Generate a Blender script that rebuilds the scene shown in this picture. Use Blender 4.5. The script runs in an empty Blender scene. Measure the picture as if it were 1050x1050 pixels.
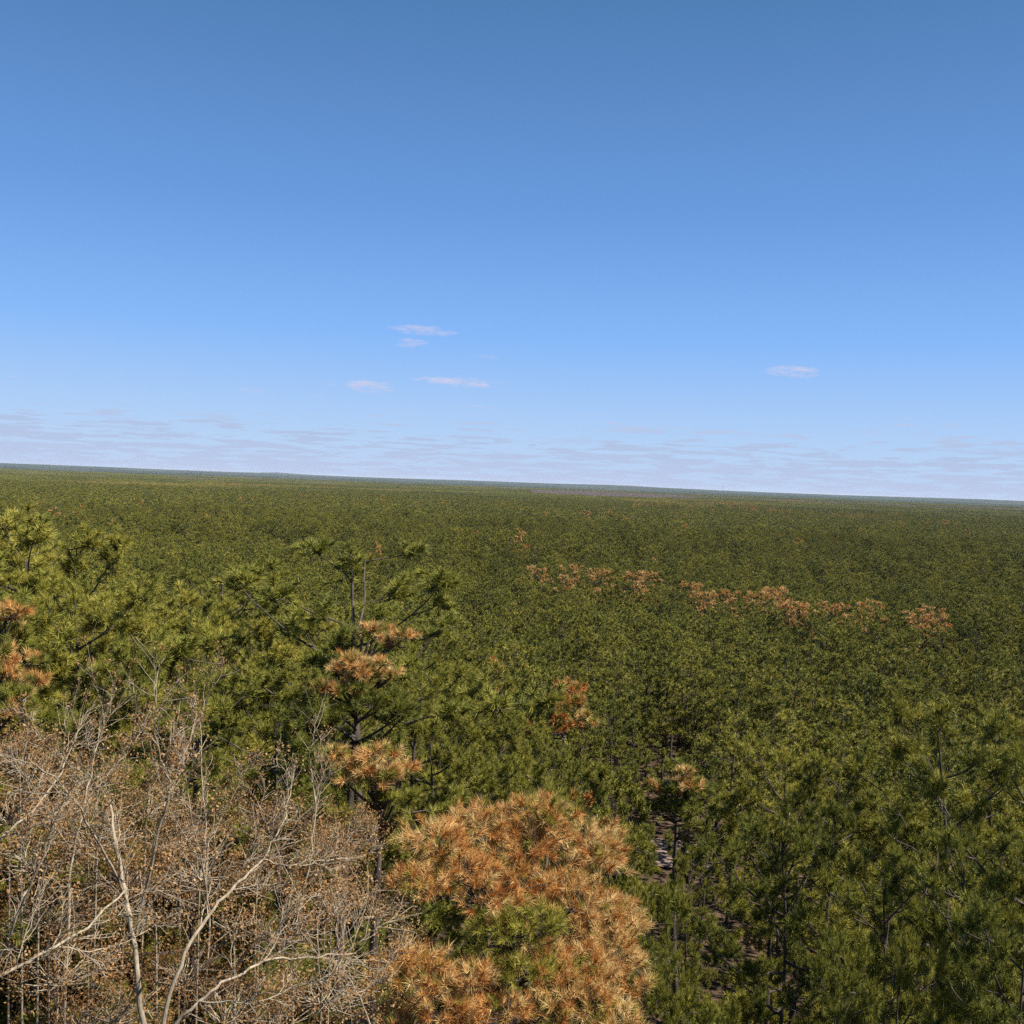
import bpy, math
import numpy as np
from mathutils import Matrix, Vector

# ------------------------------------------------------------------ camera, sky, sun, exposure
S = bpy.context.scene
COL = S.collection
EYE = Vector((0.0, 0.0, 15.0))
FPX = 1094.0                                   # focal length in pixels of the 1050 px frame
cam_data = bpy.data.cameras.new('camera')
cam_data.sensor_width = 36.0
cam_data.lens = 36.0 * FPX / 1050.0
cam_data.clip_start = 0.1
cam_data.clip_end = 120000.0
cam = bpy.data.objects.new('camera', cam_data)
COL.objects.link(cam)
ROT = Matrix.Rotation(math.radians(90 - 1.55), 3, 'X') @ Matrix.Rotation(math.radians(2.13), 3, 'Z')
cam.matrix_world = Matrix.Translation(EYE) @ ROT.to_4x4()
S.camera = cam

SUN_EL, SUN_AZ = math.radians(50), math.radians(101)      # azimuth clockwise from +Y: behind the camera, to its left
S.view_settings.view_transform = 'Standard'
S.view_settings.look = 'None'
S.view_settings.gamma = 1.0
S.view_settings.exposure = 1.0
S.cycles.max_bounces = 5
S.cycles.diffuse_bounces = 3
S.cycles.glossy_bounces = 1
S.cycles.transmission_bounces = 3
S.cycles.volume_bounces = 0
S.cycles.transparent_max_bounces = 4
S.cycles.use_denoising = False

world = bpy.data.worlds.new('World')
S.world = world
world.use_nodes = True
wn, wl = world.node_tree.nodes, world.node_tree.links
wn.clear()


def N(nt, t, **kw):
    n = nt.nodes.new(t)
    for k, v in kw.items():
        setattr(n, k, v)
    return n


def math_node(nt, op, a, b=None, clamp=False):
    n = nt.nodes.new('ShaderNodeMath')
    n.operation = op
    n.use_clamp = clamp
    for i, v in enumerate((a, b)):
        if v is None:
            continue
        if isinstance(v, (int, float)):
            n.inputs[i].default_value = v
        else:
            nt.links.new(v, n.inputs[i])
    return n.outputs[0]


wt = world.node_tree
sky = N(wt, 'ShaderNodeTexSky', sky_type='NISHITA', sun_disc=False)
sky.sun_elevation = SUN_EL
sky.sun_rotation = SUN_AZ
sky.altitude = 60
sky.air_density = 1.0
sky.dust_density = 0.35
sky.ozone_density = 2.2
hs = N(wt, 'ShaderNodeHueSaturation')
hs.inputs['Saturation'].default_value = 1.12
wt.links.new(sky.outputs[0], hs.inputs['Color'])
# thin fair-weather cumulus: a cloud layer mapped onto the sky direction
tc = N(wt, 'ShaderNodeTexCoord')
sep = N(wt, 'ShaderNodeSeparateXYZ')
wt.links.new(tc.outputs['Generated'], sep.inputs[0])
X, Y, Z = sep.outputs
zz = math_node(wt, 'MAXIMUM', Z, 0.004)
az = math_node(wt, 'ARCTAN2', X, Y)


def vec(a, b, c=0.0):
    n = wt.nodes.new('ShaderNodeCombineXYZ')
    for i, v in enumerate((a, b, c)):
        if isinstance(v, (int, float)):
            n.inputs[i].default_value = v
        else:
            wt.links.new(v, n.inputs[i])
    return n.outputs[0]


def noise(nt, v, scale, detail=4.0, rough=0.55):
    n = nt.nodes.new('ShaderNodeTexNoise')
    n.inputs['Scale'].default_value = scale
    n.inputs['Detail'].default_value = detail
    n.inputs['Roughness'].default_value = rough
    if v is not None:
        nt.links.new(v, n.inputs['Vector'])
    return n.outputs['Fac']


def ramp(nt, fac, stops, interp='LINEAR'):
    n = nt.nodes.new('ShaderNodeValToRGB')
    n.color_ramp.interpolation = interp
    els = n.color_ramp.elements
    while len(els) < len(stops):
        els.new(0.5)
    for e, (p, c) in zip(els, stops):
        e.position = p
        e.color = (c, c, c, 1) if isinstance(c, (int, float)) else (*c, 1)
    nt.links.new(fac, n.inputs[0])
    return n.outputs[0]


streak = noise(wt, vec(math_node(wt, 'MULTIPLY', az, 24.0), math_node(wt, 'MULTIPLY', Z, 260.0), 3.7), 1.0, 5.0, 0.6)
band = ramp(wt, Z, [(0.0, 1.0), (0.028, 0.9), (0.05, 0.55), (0.075, 0.22), (0.10, 0.0)])
th = math_node(wt, 'SUBTRACT', 0.74, math_node(wt, 'MULTIPLY', band, 0.32))
lay = math_node(wt, 'MULTIPLY', math_node(wt, 'SUBTRACT', streak, th), 16.0, True)
lay = math_node(wt, 'MULTIPLY', lay, ramp(wt, Z, [(0.0, 0.9), (0.03, 0.95), (0.1, 0.6), (0.101, 0.0)]))


def ray(px, py):
    return (ROT @ Vector((px - 525.0, 525.0 - py, -FPX))).normalized()


edge = noise(wt, vec(math_node(wt, 'MULTIPLY', az, 60.0), math_node(wt, 'MULTIPLY', Z, 240.0), 0.3), 1.0, 5.0, 0.65)
total = lay
for cx, cy, w, h, amt in [(435, 339, 34, 5, .42), (421, 352, 20, 5, .42), (466, 391, 40, 6, .62), (374, 396, 32, 5.5, .55), (816, 381, 26, 6.5, .55),
                          (654, 441, 38, 3.5, .5), (215, 427, 34, 4, .4), (262, 401, 18, 2.2, .3), (322, 406, 14, 2, .2), (132, 415, 14, 2, .3),
                          (123, 428, 40, 3, .4), (140, 440, 60, 4, .4), (886, 443, 26, 2.4, .4), (947, 444, 11, 4, .35), (760, 445, 22, 2, .3), (853, 468, 20, 4, .45),
                          (495, 365, 18, 2.5, .15), (1030, 464, 40, 6, .5), (585, 452, 30, 5, .35), (28, 430, 20, 2, .35)]:
    d = ray(cx, cy)
    a0, z0 = math.atan2(d.x, d.y), d.z
    u = math_node(wt, 'DIVIDE', math_node(wt, 'SUBTRACT', az, a0), w / FPX)
    v = math_node(wt, 'DIVIDE', math_node(wt, 'SUBTRACT', math_node(wt, 'ADD', Z, math_node(wt, 'MULTIPLY', math_node(wt, 'SUBTRACT', az, a0), 0.035)), z0), h / FPX)
    rr = math_node(wt, 'ADD', math_node(wt, 'MULTIPLY', u, u), math_node(wt, 'MULTIPLY', v, v))
    m = math_node(wt, 'SUBTRACT', math_node(wt, 'ADD', 0.5, math_node(wt, 'MULTIPLY', math_node(wt, 'SUBTRACT', edge, 0.5), 3.2)), math_node(wt, 'MULTIPLY', rr, 0.5))
    m = math_node(wt, 'MULTIPLY', math_node(wt, 'MULTIPLY', m, 1.3, True), min(1.0, amt * 1.7))
    total = math_node(wt, 'MAXIMUM', total, m)
mixc = N(wt, 'ShaderNodeMix', data_type='RGBA')
wt.links.new(ramp(wt, Z, [(0.0, (4.9, 5.7, 7.9)), (0.04, (4.3, 5.3, 7.5)), (0.09, (5.6, 6.0, 8.3)), (0.2, (4.6, 5.2, 8.2))]), mixc.inputs[7])
wt.links.new(total, mixc.inputs[0])
# measured clear-sky gradient over elevation, most of the sky's colour; the physical sky gives its azimuth change
skyramp = ramp(wt, Z, [(0.0, (4.9, 6.3, 9.0)), (0.035, (4.4, 6.3, 9.3)), (0.075, (3.6, 5.7, 9.4)), (0.135, (2.3, 4.75, 9.5)), (0.24, (1.4, 3.3, 7.4)), (0.36, (0.95, 2.35, 5.3)), (0.44, (0.62, 1.9, 4.2)), (0.6, (0.45, 1.5, 3.6))])
mixs = N(wt, 'ShaderNodeMix', data_type='RGBA')
mixs.inputs[0].default_value = 0.9
wt.links.new(hs.outputs[0], mixs.inputs[6])
wt.links.new(skyramp, mixs.inputs[7])
wt.links.new(mixs.outputs[2], mixc.inputs[6])
bg = N(wt, 'ShaderNodeBackground')
bg.inputs['Strength'].default_value = 0.0515
wt.links.new(mixc.outputs[2], bg.inputs['Color'])
wo = N(wt, 'ShaderNodeOutputWorld')
wt.links.new(bg.outputs[0], wo.inputs['Surface'])

sun_data = bpy.data.lights.new('sun', 'SUN')
sun_data.energy = 5.0
sun_data.angle = math.radians(0.5)
sun_data.color = (1.0, 0.955, 0.88)
sun = bpy.data.objects.new('sun', sun_data)
COL.objects.link(sun)
sd = Vector((math.sin(SUN_AZ) * math.cos(SUN_EL), math.cos(SUN_AZ) * math.cos(SUN_EL), math.sin(SUN_EL)))
sun.rotation_euler = sd.to_track_quat('Z', 'Y').to_euler()


# ------------------------------------------------------------------ land form and helpers
def smooth(a, b, x):
    t = np.clip((np.asarray(x, float) - a) / (b - a), 0, 1)
    return t * t * (3 - 2 * t)


def ground_z(x, y):
    x = np.asarray(x, float)
    y = np.asarray(y, float)
    r = np.hypot(x, y)
    ang = np.arctan2(x, y)
    L = 85 - 62 * smooth(-0.33, 0.06, ang)
    L = L + 60 * smooth(1.2, 3.1, np.abs(ang))
    z = -9.0 * (1 - np.exp(-r / L)) - 9.0 * (1 - np.exp(-r / 700.0))
    w = smooth(10, 60, r)
    z = z + w * (0.7 * np.sin(x / 23.0 + 1.3) * np.sin(y / 31.0 + .4) + 0.4 * np.sin(x / 9.0 - y / 13.0))
    z = z + smooth(150, 600, r) * (1.3 * np.sin(x / 210.0 + .6) * np.sin(y / 260.0 + 2.0))
    return z


def at(px, py, dist):
    """world point seen at pixel (px, py) of the photograph, dist metres away horizontally"""
    d = ray(px, py)
    k = dist / math.hypot(d.x, d.y)
    return EYE + d * k


def project(p):
    q = ROT.transposed() @ (Vector(p) - EYE)
    if q.z > -0.01:
        return None
    return 525 + FPX * q.x / -q.z, 525 - FPX * q.y / -q.z


def mesh_np(name, verts, quads=None, tris=None, mat=None, col=None, smooth_quads=True, mats=None, tri_mat=0, quad_mat=0):
    me = bpy.data.meshes.new(name)
    verts = np.asarray(verts, np.float32)
    quads = np.zeros((0, 4), np.int32) if quads is None else np.asarray(quads, np.int32).reshape(-1, 4)
    tris = np.zeros((0, 3), np.int32) if tris is None else np.asarray(tris, np.int32).reshape(-1, 3)
    me.vertices.add(len(verts))
    me.vertices.foreach_set('co', verts.ravel())
    me.loops.add(quads.size + tris.size)
    me.loops.foreach_set('vertex_index', np.concatenate([quads.ravel(), tris.ravel()]).astype(np.int32))
    nf = len(quads) + len(tris)
    me.polygons.add(nf)
    starts = np.concatenate([np.arange(len(quads)) * 4, quads.size + np.arange(len(tris)) * 3]).astype(np.int32)
    me.polygons.foreach_set('loop_start', starts)
    sm = np.zeros(nf, bool)
    if smooth_quads:
        sm[:len(quads)] = True
    me.polygons.foreach_set('use_smooth', sm)
    for m in (mats or [mat]):
        me.materials.append(m)
    if mats:
        mi = np.full(nf, tri_mat, np.int32)
        mi[:len(quads)] = quad_mat
        me.polygons.foreach_set('material_index', mi)
    if col is not None:
        a = me.color_attributes.new('tint', 'FLOAT_COLOR', 'POINT')
        c = np.ones((len(verts), 4), np.float32)
        c[:, :3] = col
        a.data.foreach_set('color', c.ravel())
    me.update(calc_edges=True)
    return me


def unit(v):
    return v / (np.linalg.norm(v, axis=-1, keepdims=True) + 1e-9)


class Tubes:
    """collects tapering round members (stems, limbs, twigs)"""
    def __init__(self):
        self.v, self.q, self.n = [], [], 0

    def add(self, pts, rad, sides=5):
        pts = np.asarray(pts, float)
        rad = np.asarray(rad, float)
        t = np.gradient(pts, axis=0)
        t = unit(t)
        ref = np.array([0.0, 0, 1]) if abs(t[:, 2]).mean() < 0.8 else np.array([1.0, 0, 0])
        a = unit(np.cross(t, ref))
        b = np.cross(t, a)
        th = np.arange(sides) * 2 * math.pi / sides
        ring = pts[:, None] + rad[:, None, None] * (np.cos(th)[None, :, None] * a[:, None] + np.sin(th)[None, :, None] * b[:, None])
        m = len(pts)
        self.v.append(ring.reshape(-1, 3))
        i = np.arange(m - 1)[:, None] * sides + self.n
        j = np.arange(sides)[None]
        k = (j + 1) % sides
        self.q.append(np.stack([i + j, i + k, i + sides + k, i + sides + j], -1).reshape(-1, 4))
        self.n += m * sides

    def arrays(self):
        return np.concatenate(self.v), np.concatenate(self.q)


def needles(rng, pos, axis, n, length, width, spread=(0.1, 1.55), stem=0.06):
    """tufts: n narrow blades round each pos/axis; returns verts (T*n*3) and tris"""
    T = len(pos)
    axis = unit(axis)
    up = np.where(np.abs(axis[:, 2:3]) > 0.9, np.array([[1.0, 0, 0]]), np.array([[0, 0, 1.0]]))
    a = unit(np.cross(axis, up))
    b = np.cross(axis, a)
    ph = rng.uniform(0, 2 * math.pi, (T, n))
    thd = rng.uniform(spread[0], spread[1], (T, n))
    rad = np.cos(ph)[..., None] * a[:, None] + np.sin(ph)[..., None] * b[:, None]
    d = np.cos(thd)[..., None] * axis[:, None] + np.sin(thd)[..., None] * rad
    base = pos[:, None] + axis[:, None] * (rng.uniform(-stem, 0.02, (T, n))[..., None])
    L = length * rng.uniform(0.7, 1.15, (T, n))[..., None]
    side = unit(np.cross(d, rng.normal(size=(T, n, 3)))) * width * 0.5
    tip = base + d * L
    v = np.stack([base - side, base + side, tip], 2).reshape(-1, 3)
    return v, np.arange(len(v)).reshape(-1, 3)


def curve_pts(rng, p0, d0, length, n, wander, lift):
    pts = [np.array(p0, float)]
    d = np.array(d0, float)
    st = length / (n - 1)
    for i in range(n - 1):
        d = d + rng.normal(size=3) * wander + np.array([0, 0, lift])
        d = d / np.linalg.norm(d)
        pts.append(pts[-1] + d * st)
    return np.array(pts), d


# ------------------------------------------------------------------ materials
def new_mat(name):
    m = bpy.data.materials.new(name)
    m.use_nodes = True
    m.node_tree.nodes.clear()
    return m, m.node_tree


def mix_col(nt, fac, a, b):
    n = nt.nodes.new('ShaderNodeMix')
    n.data_type = 'RGBA'
    for i, v in ((0, fac), (6, a), (7, b)):
        if isinstance(v, (int, float)):
            n.inputs[i].default_value = v
        elif isinstance(v, tuple):
            n.inputs[i].default_value = (*v, 1)
        else:
            nt.links.new(v, n.inputs[i])
    return n.outputs[2]


def leaf_out(nt, col, trans, rough=0.55, spec=0.25):
    p = N(nt, 'ShaderNodeBsdfPrincipled')
    p.inputs['Roughness'].default_value = rough
    p.inputs['Specular IOR Level'].default_value = spec
    nt.links.new(col, p.inputs['Base Color'])
    t = N(nt, 'ShaderNodeBsdfTranslucent')
    nt.links.new(col, t.inputs['Color'])
    mx = N(nt, 'ShaderNodeMixShader')
    mx.inputs[0].default_value = trans
    nt.links.new(p.outputs[0], mx.inputs[1])
    nt.links.new(t.outputs[0], mx.inputs[2])
    o = N(nt, 'ShaderNodeOutputMaterial')
    nt.links.new(mx.outputs[0], o.inputs['Surface'])


def foliage_mat():
    m, nt = new_mat('pine_needles')
    at_ = N(nt, 'ShaderNodeAttribute', attribute_name='tint')
    s = N(nt, 'ShaderNodeSeparateColor')
    nt.links.new(at_.outputs['Color'], s.inputs[0])
    oi = N(nt, 'ShaderNodeObjectInfo')
    f = math_node(nt, 'ADD', math_node(nt, 'MULTIPLY', s.outputs[0], 0.55), math_node(nt, 'MULTIPLY', oi.outputs['Random'], 0.45))
    green = ramp(nt, f, [(0.0, (0.070, 0.085, 0.014)), (0.40, (0.180, 0.178, 0.025)), (0.75, (0.31, 0.270, 0.040)), (1.0, (0.42, 0.34, 0.06))])
    dead = ramp(nt, s.outputs[2], [(0.0, (0.28, 0.10, 0.020)), (0.35, (0.47, 0.185, 0.042)), (0.7, (0.56, 0.30, 0.092)), (1.0, (0.60, 0.43, 0.18))])
    leaf_out(nt, mix_col(nt, s.outputs[1], green, dead), 0.10)
    return m


def dead_leaf_mat():
    m, nt = new_mat('dead_oak_leaf')
    at_ = N(nt, 'ShaderNodeAttribute', attribute_name='tint')
    s = N(nt, 'ShaderNodeSeparateColor')
    nt.links.new(at_.outputs['Color'], s.inputs[0])
    c = ramp(nt, s.outputs[0], [(0.0, (0.13, 0.058, 0.020)), (0.4, (0.26, 0.135, 0.050)), (0.75, (0.37, 0.215, 0.090)), (1.0, (0.46, 0.32, 0.17))])
    leaf_out(nt, c, 0.3, 0.7, 0.1)
    return m


def bark_mat(name, c0, c1, scale):
    m, nt = new_mat(name)
    tcn = N(nt, 'ShaderNodeTexCoord')
    mp = N(nt, 'ShaderNodeMapping')
    mp.inputs['Scale'].default_value = (1, 1, 0.3)
    nt.links.new(tcn.outputs['Object'], mp.inputs[0])
    f = noise(nt, mp.outputs[0], scale, 4, 0.7)
    c = ramp(nt, f, [(0.32, c0), (0.68, c1)])
    p = N(nt, 'ShaderNodeBsdfPrincipled')
    p.inputs['Roughness'].default_value = 0.9
    p.inputs['Specular IOR Level'].default_value = 0.1
    nt.links.new(c, p.inputs['Base Color'])
    bp = N(nt, 'ShaderNodeBump')
    bp.inputs['Strength'].default_value = 0.6
    bp.inputs['Distance'].default_value = 0.02
    nt.links.new(f, bp.inputs['Height'])
    nt.links.new(bp.outputs[0], p.inputs['Normal'])
    o = N(nt, 'ShaderNodeOutputMaterial')
    nt.links.new(p.outputs[0], o.inputs['Surface'])
    return m


M_NEEDLE = foliage_mat()
M_LEAF = dead_leaf_mat()
M_GREY = bark_mat('leafless_twigs', (0.22, 0.17, 0.145), (0.34, 0.27, 0.235), 0.3)
M_PBARK = bark_mat('pine_bark', (0.03, 0.024, 0.02), (0.12, 0.095, 0.08), 9.0)
M_OBARK = bark_mat('oak_bark', (0.13, 0.10, 0.066), (0.40, 0.325, 0.225), 14.0)


def ground_mat():
    m, nt = new_mat('forest_floor')
    g = N(nt, 'ShaderNodeNewGeometry')
    pos = g.outputs['Position']
    sp = N(nt, 'ShaderNodeSeparateXYZ')
    nt.links.new(pos, sp.inputs[0])
    r = math_node(nt, 'SQRT', math_node(nt, 'ADD', math_node(nt, 'POWER', sp.outputs[0], 2.0), math_node(nt, 'POWER', sp.outputs[1], 2.0)))
    f1 = noise(nt, pos, 0.35, 6, 0.6)
    f2 = noise(nt, pos, 9.0, 4, 0.7)
    f = math_node(nt, 'ADD', math_node(nt, 'MULTIPLY', f1, 0.6), math_node(nt, 'MULTIPLY', f2, 0.4))
    litter = ramp(nt, f, [(0.30, (0.035, 0.024, 0.016)), (0.50, (0.075, 0.05, 0.032)), (0.64, (0.13, 0.085, 0.055)), (0.78, (0.34, 0.24, 0.18))])
    # beyond a few kilometres the sheet is the top of the wood
    mp = N(nt, 'ShaderNodeMapping')
    mp.inputs['Scale'].default_value = (0.0006, 0.0022, 0.001)
    nt.links.new(pos, mp.inputs[0])
    f3 = noise(nt, mp.outputs[0], 1.0, 5, 0.6)
    wood = ramp(nt, f3, [(0.30, (0.016, 0.028, 0.022)), (0.55, (0.026, 0.040, 0.028)), (0.63, (0.07, 0.066, 0.060)), (0.72, (0.12, 0.105, 0.10))])
    far = math_node(nt, 'MULTIPLY', math_node(nt, 'SUBTRACT', r, 4700.0), 0.002, True)
    p = N(nt, 'ShaderNodeBsdfPrincipled')
    p.inputs['Roughness'].default_value = 1.0
    p.inputs['Specular IOR Level'].default_value = 0.0
    nt.links.new(mix_col(nt, far, litter, wood), p.inputs['Base Color'])
    o = N(nt, 'ShaderNodeOutputMaterial')
    nt.links.new(p.outputs[0], o.inputs['Surface'])
    return m


# ------------------------------------------------------------------ ground sheet to the horizon
def build_ground():
    rad = np.concatenate([[0.0], np.geomspace(2, 60, 60), np.geomspace(63, 1200, 90), np.geomspace(1260, 45000, 90)])
    na = 288
    th = np.arange(na) * 2 * math.pi / na
    R_, T_ = np.meshgrid(rad[1:], th, indexing='ij')
    x, y = R_ * np.sin(T_), R_ * np.cos(T_)
    z = ground_z(x, y)
    z = z + 12.2 * smooth(4800, 5200, R_)
    # low rises towards the horizon
    rise = 10 * smooth(9000, 20000, R_) * (0.5 + 0.5 * np.sin(T_ * 9 + R_ / 5200.0)) * (0.6 + 0.4 * np.sin(T_ * 31 + 2)) + 3 * smooth(6500, 8500, R_) * np.sin(T_ * 60 + R_ / 900.)
    aw = (T_ + math.pi) % (2 * math.pi) - math.pi
    rise = rise + 32 * np.exp(-((aw - math.atan2(285 - 525, FPX)) / 0.02) ** 2) * np.exp(-((R_ - 24000) / 4000) ** 2)
    rise = rise + 20 * smooth(7000, 16000, R_) + 14 * smooth(9000, 14000, R_) * (0.6 + 0.4 * np.sin(T_ * 14 + 1.1))
    rise = rise + 14 * np.exp(-((aw - 0.11) / 0.06) ** 2) * np.exp(-((R_ - 13000) / 2500) ** 2)
    z = z + rise
    v = np.concatenate([[[0, 0, 0]], np.stack([x, y, z], -1).reshape(-1, 3)])
    i = np.arange(len(rad) - 2)[:, None] * na + 1
    j = np.arange(na)[None]
    k = (j + 1) % na
    q = np.stack([i + j, i + na + j, i + na + k, i + k], -1).reshape(-1, 4)
    jj = np.arange(na)
    t = np.stack([np.zeros(na, int), 1 + jj, 1 + (jj + 1) % na], -1)
    me = mesh_np('ground', v, q, t, ground_mat())
    o = bpy.data.objects.new('ground', me)
    COL.objects.link(o)
    o['kind'] = 'structure'


build_ground()


# ------------------------------------------------------------------ tree builders
def pine_arrays(seed, H=12.5, R=2.1, base=0.5, limbs=22, blades=28, blade=0.15, bw=0.010, dead=0.0, dead_limbs=(), forked=False, low_snags=6, flat=0.5, open_=0.0, twigs=9, per=2, cstep=0.54, csize=0.36, dhue=0.0):
    """a pitch pine: wood (trunk, limbs, twigs) and needle tufts with a per-tuft tint"""
    rng = np.random.default_rng(seed)
    tb = Tubes()
    n = 12
    hz = np.linspace(0, 1, n)
    bend = rng.normal(size=2) * 0.25
    px = bend[0] * np.sin(hz * 3.0) + 0.12 * np.sin(hz * 9 + seed)
    py = bend[1] * np.sin(hz * 2.6) + 0.12 * np.cos(hz * 8 + seed) - 0.12
    trunk = np.stack([px, py, hz * H * 0.965], 1)
    trunk[0, :2] = 0
    tr0 = 0.011 * H
    trunk_r = tr0 * (1 - hz) ** 1.0 + 0.014
    trunk_r[0] *= 1.35
    tb.add(trunk, trunk_r, 8)
    twig_p, twig_d, twig_l, twig_k = [], [], [], []
    az0 = rng.uniform(0, 6.28)
    for k in range(limbs):
        f = (k + rng.uniform(0, 0.8)) / limbs
        hh = base + (0.985 - base) * f
        p0 = np.array([np.interp(hh, hz, trunk[:, c]) for c in range(3)])
        prof = math.sqrt(max(0.05, 1 - ((f - 0.3) / 0.74) ** 2)) * (0.9 if f < .3 else 1)
        L = max(0.35, R * prof * rng.uniform(0.7, 1.25))
        a = az0 + k * 2.399 + rng.normal() * 0.3
        el = -0.15 + 0.85 * f ** 1.3 + rng.normal() * 0.14
        d = np.array([math.cos(a) * math.cos(el), math.sin(a) * math.cos(el), math.sin(el)])
        pts, dl = curve_pts(rng, p0, d, L, 7, 0.13, 0.07)
        over = pts[-1, 2] - (H - 0.25)
        if over > 0:
            pts[:, 2] -= over * np.linspace(0, 1, 7) ** 1.2
        r0 = min(tr0 * 0.3, 0.008 + 0.009 * L)
        tb.add(pts, np.linspace(r0, 0.006, 7), 5)
        ncl = max(1, int(round(L / cstep * (1 - open_))))
        kd = 1.0 if (k in dead_limbs or rng.random() < dead) else 0.0
        for cidx in range(ncl):
            uc = 1.0 if ncl == 1 else 0.34 + 0.66 * (cidx + 0.15 * rng.normal()) / (ncl - 1)
            uc = min(1.0, max(0.2, uc))
            q0 = np.array([np.interp(uc, np.linspace(0, 1, 7), pts[:, c]) for c in range(3)])
            if uc < 0.97 and rng.random() < 0.8:               # a side shoot carries the clump off the limb
                sg = 1 if cidx % 2 else -1
                sa = a + sg * rng.uniform(0.6, 1.2)
                sl = (0.3 + 0.35 * rng.random()) * (0.5 + 0.3 * L)
                sp, _ = curve_pts(rng, q0, np.array([math.cos(sa), math.sin(sa), 0.25]), sl, 4, 0.14, 0.08)
                tb.add(sp, [0.012, 0.010, 0.009, 0.007], 4)
                q0 = sp[-1]
            ctone = rng.random()
            for s in range(twigs):
                d2 = unit(np.array([math.cos(a) * .25, math.sin(a) * .25, 0.45]) + rng.normal(size=3) * np.array([.75, .75, .38]))
                sl = csize * rng.uniform(0.55, 1.1)
                q = q0 - d2 * csize * 0.2 + rng.normal(size=3) * 0.05
                sp = q + d2 * np.array([[0], [.33], [.67], [1.0]]) * sl
                sp[2:, 2] += 0.03
                if s % 2 == 0:
                    tb.add(sp, [0.009, 0.008, 0.007, 0.005], 3)
                twig_p.append(sp)
                twig_k.append((kd, 0.6 * ctone + 0.4 * rng.random()))
    # leader
    top = trunk[-1]
    for s in range(5):
        d2 = unit(rng.normal(size=3) * 0.45 + np.array([0, 0, 1.0]))
        sp, _ = curve_pts(rng, top - np.array([0, 0, 0.25 * s * 0.5]), d2, 0.45, 4, 0.1, 0.15)
        tb.add(sp, [0.012, 0.01, 0.008, 0.006], 3)
        twig_p.append(sp)
        twig_k.append((0.0, rng.random()))
    # dead snags below the crown
    for s in range(low_snags):
        hh = base * rng.uniform(0.55, 1.0)
        p0 = np.array([np.interp(hh, hz, trunk[:, c]) for c in range(3)])
        a = rng.uniform(0, 6.28)
        pts, dl = curve_pts(rng, p0, np.array([math.cos(a), math.sin(a), -0.15]), R * rng.uniform(0.4, 0.9), 6, 0.12, -0.03)
        tb.add(pts, np.linspace(0.022, 0.005, 6), 4)
        for _ in range(5):
            q = pts[rng.integers(2, 6)]
            sp, _x = curve_pts(rng, q, rng.normal(size=3) * 0.6 + np.array([0, 0, -0.8]), rng.uniform(0.3, 0.8), 4, 0.2, -0.05)
            tb.add(sp, [0.008, 0.006, 0.005, 0.003], 3)
    P = np.array(twig_p)                                # (K,4,3)
    K = len(P)
    kk = np.repeat(np.arange(K), per)
    tufts = len(kk)
    u = np.tile(1.0 - np.arange(per) * 0.42, K) + rng.normal(size=tufts) * .03
    seg = np.clip(u * 3, 0, 2.999)
    i0 = seg.astype(int)
    fr = (seg - i0)[:, None]
    p = P[kk, i0] * (1 - fr) + P[kk, i0 + 1] * fr
    ax = unit(P[kk, i0 + 1] - P[kk, i0]) + rng.normal(size=(tufts, 3)) * 0.16 + np.array([0, 0, 0.35 * flat])
    p = p + rng.normal(size=(tufts, 3)) * 0.02
    v, t = needles(rng, p, ax, blades, blade, bw)
    tk = np.array(twig_k)
    ti = np.clip(0.46 + rng.normal(size=tufts) * 0.17 + (tk[kk, 1] - 0.5) * 0.35, 0, 1)
    dd = tk[kk, 0] * (rng.random(tufts) > 0.08)
    dh = np.clip(tk[kk, 1] * 0.7 + rng.random(tufts) * 0.4 + dhue, 0, 1)
    col = np.stack([np.repeat(c, blades * 3) for c in (ti, dd, dh)], 1)
    # single blades vary too
    nb = tufts * blades
    col[:, 0] = np.clip(col[:, 0] + np.repeat(rng.normal(size=nb) * 0.10, 3), 0, 1)
    col[:, 2] = np.clip(col[:, 2] + np.repeat(rng.normal(size=nb) * 0.13, 3), 0, 1)
    wv, wq = tb.arrays()
    return wv, wq, v, t, col


def pine_meshes(name, **kw):
    wv, wq, v, t, col = pine_arrays(**kw)
    return (mesh_np(name + '_wood', wv, wq, None, M_PBARK), mesh_np(name + '_needles', v, None, t, M_NEEDLE, col))


def thing(name, label, cat, loc, rz=0.0, scale=(1, 1, 1), group=None):
    o = bpy.data.objects.new(name, None)
    COL.objects.link(o)
    o.empty_display_size = 0.3
    o.location = loc
    o.rotation_euler = (0, 0, rz)
    o.scale = scale
    o['label'] = label
    o['category'] = cat
    if group:
        o['group'] = group
    return o


def part(name, me, parent, label=None):
    o = bpy.data.objects.new(name, me)
    COL.objects.link(o)
    o.parent = parent
    if label:
        o['label'] = label
    return o


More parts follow.
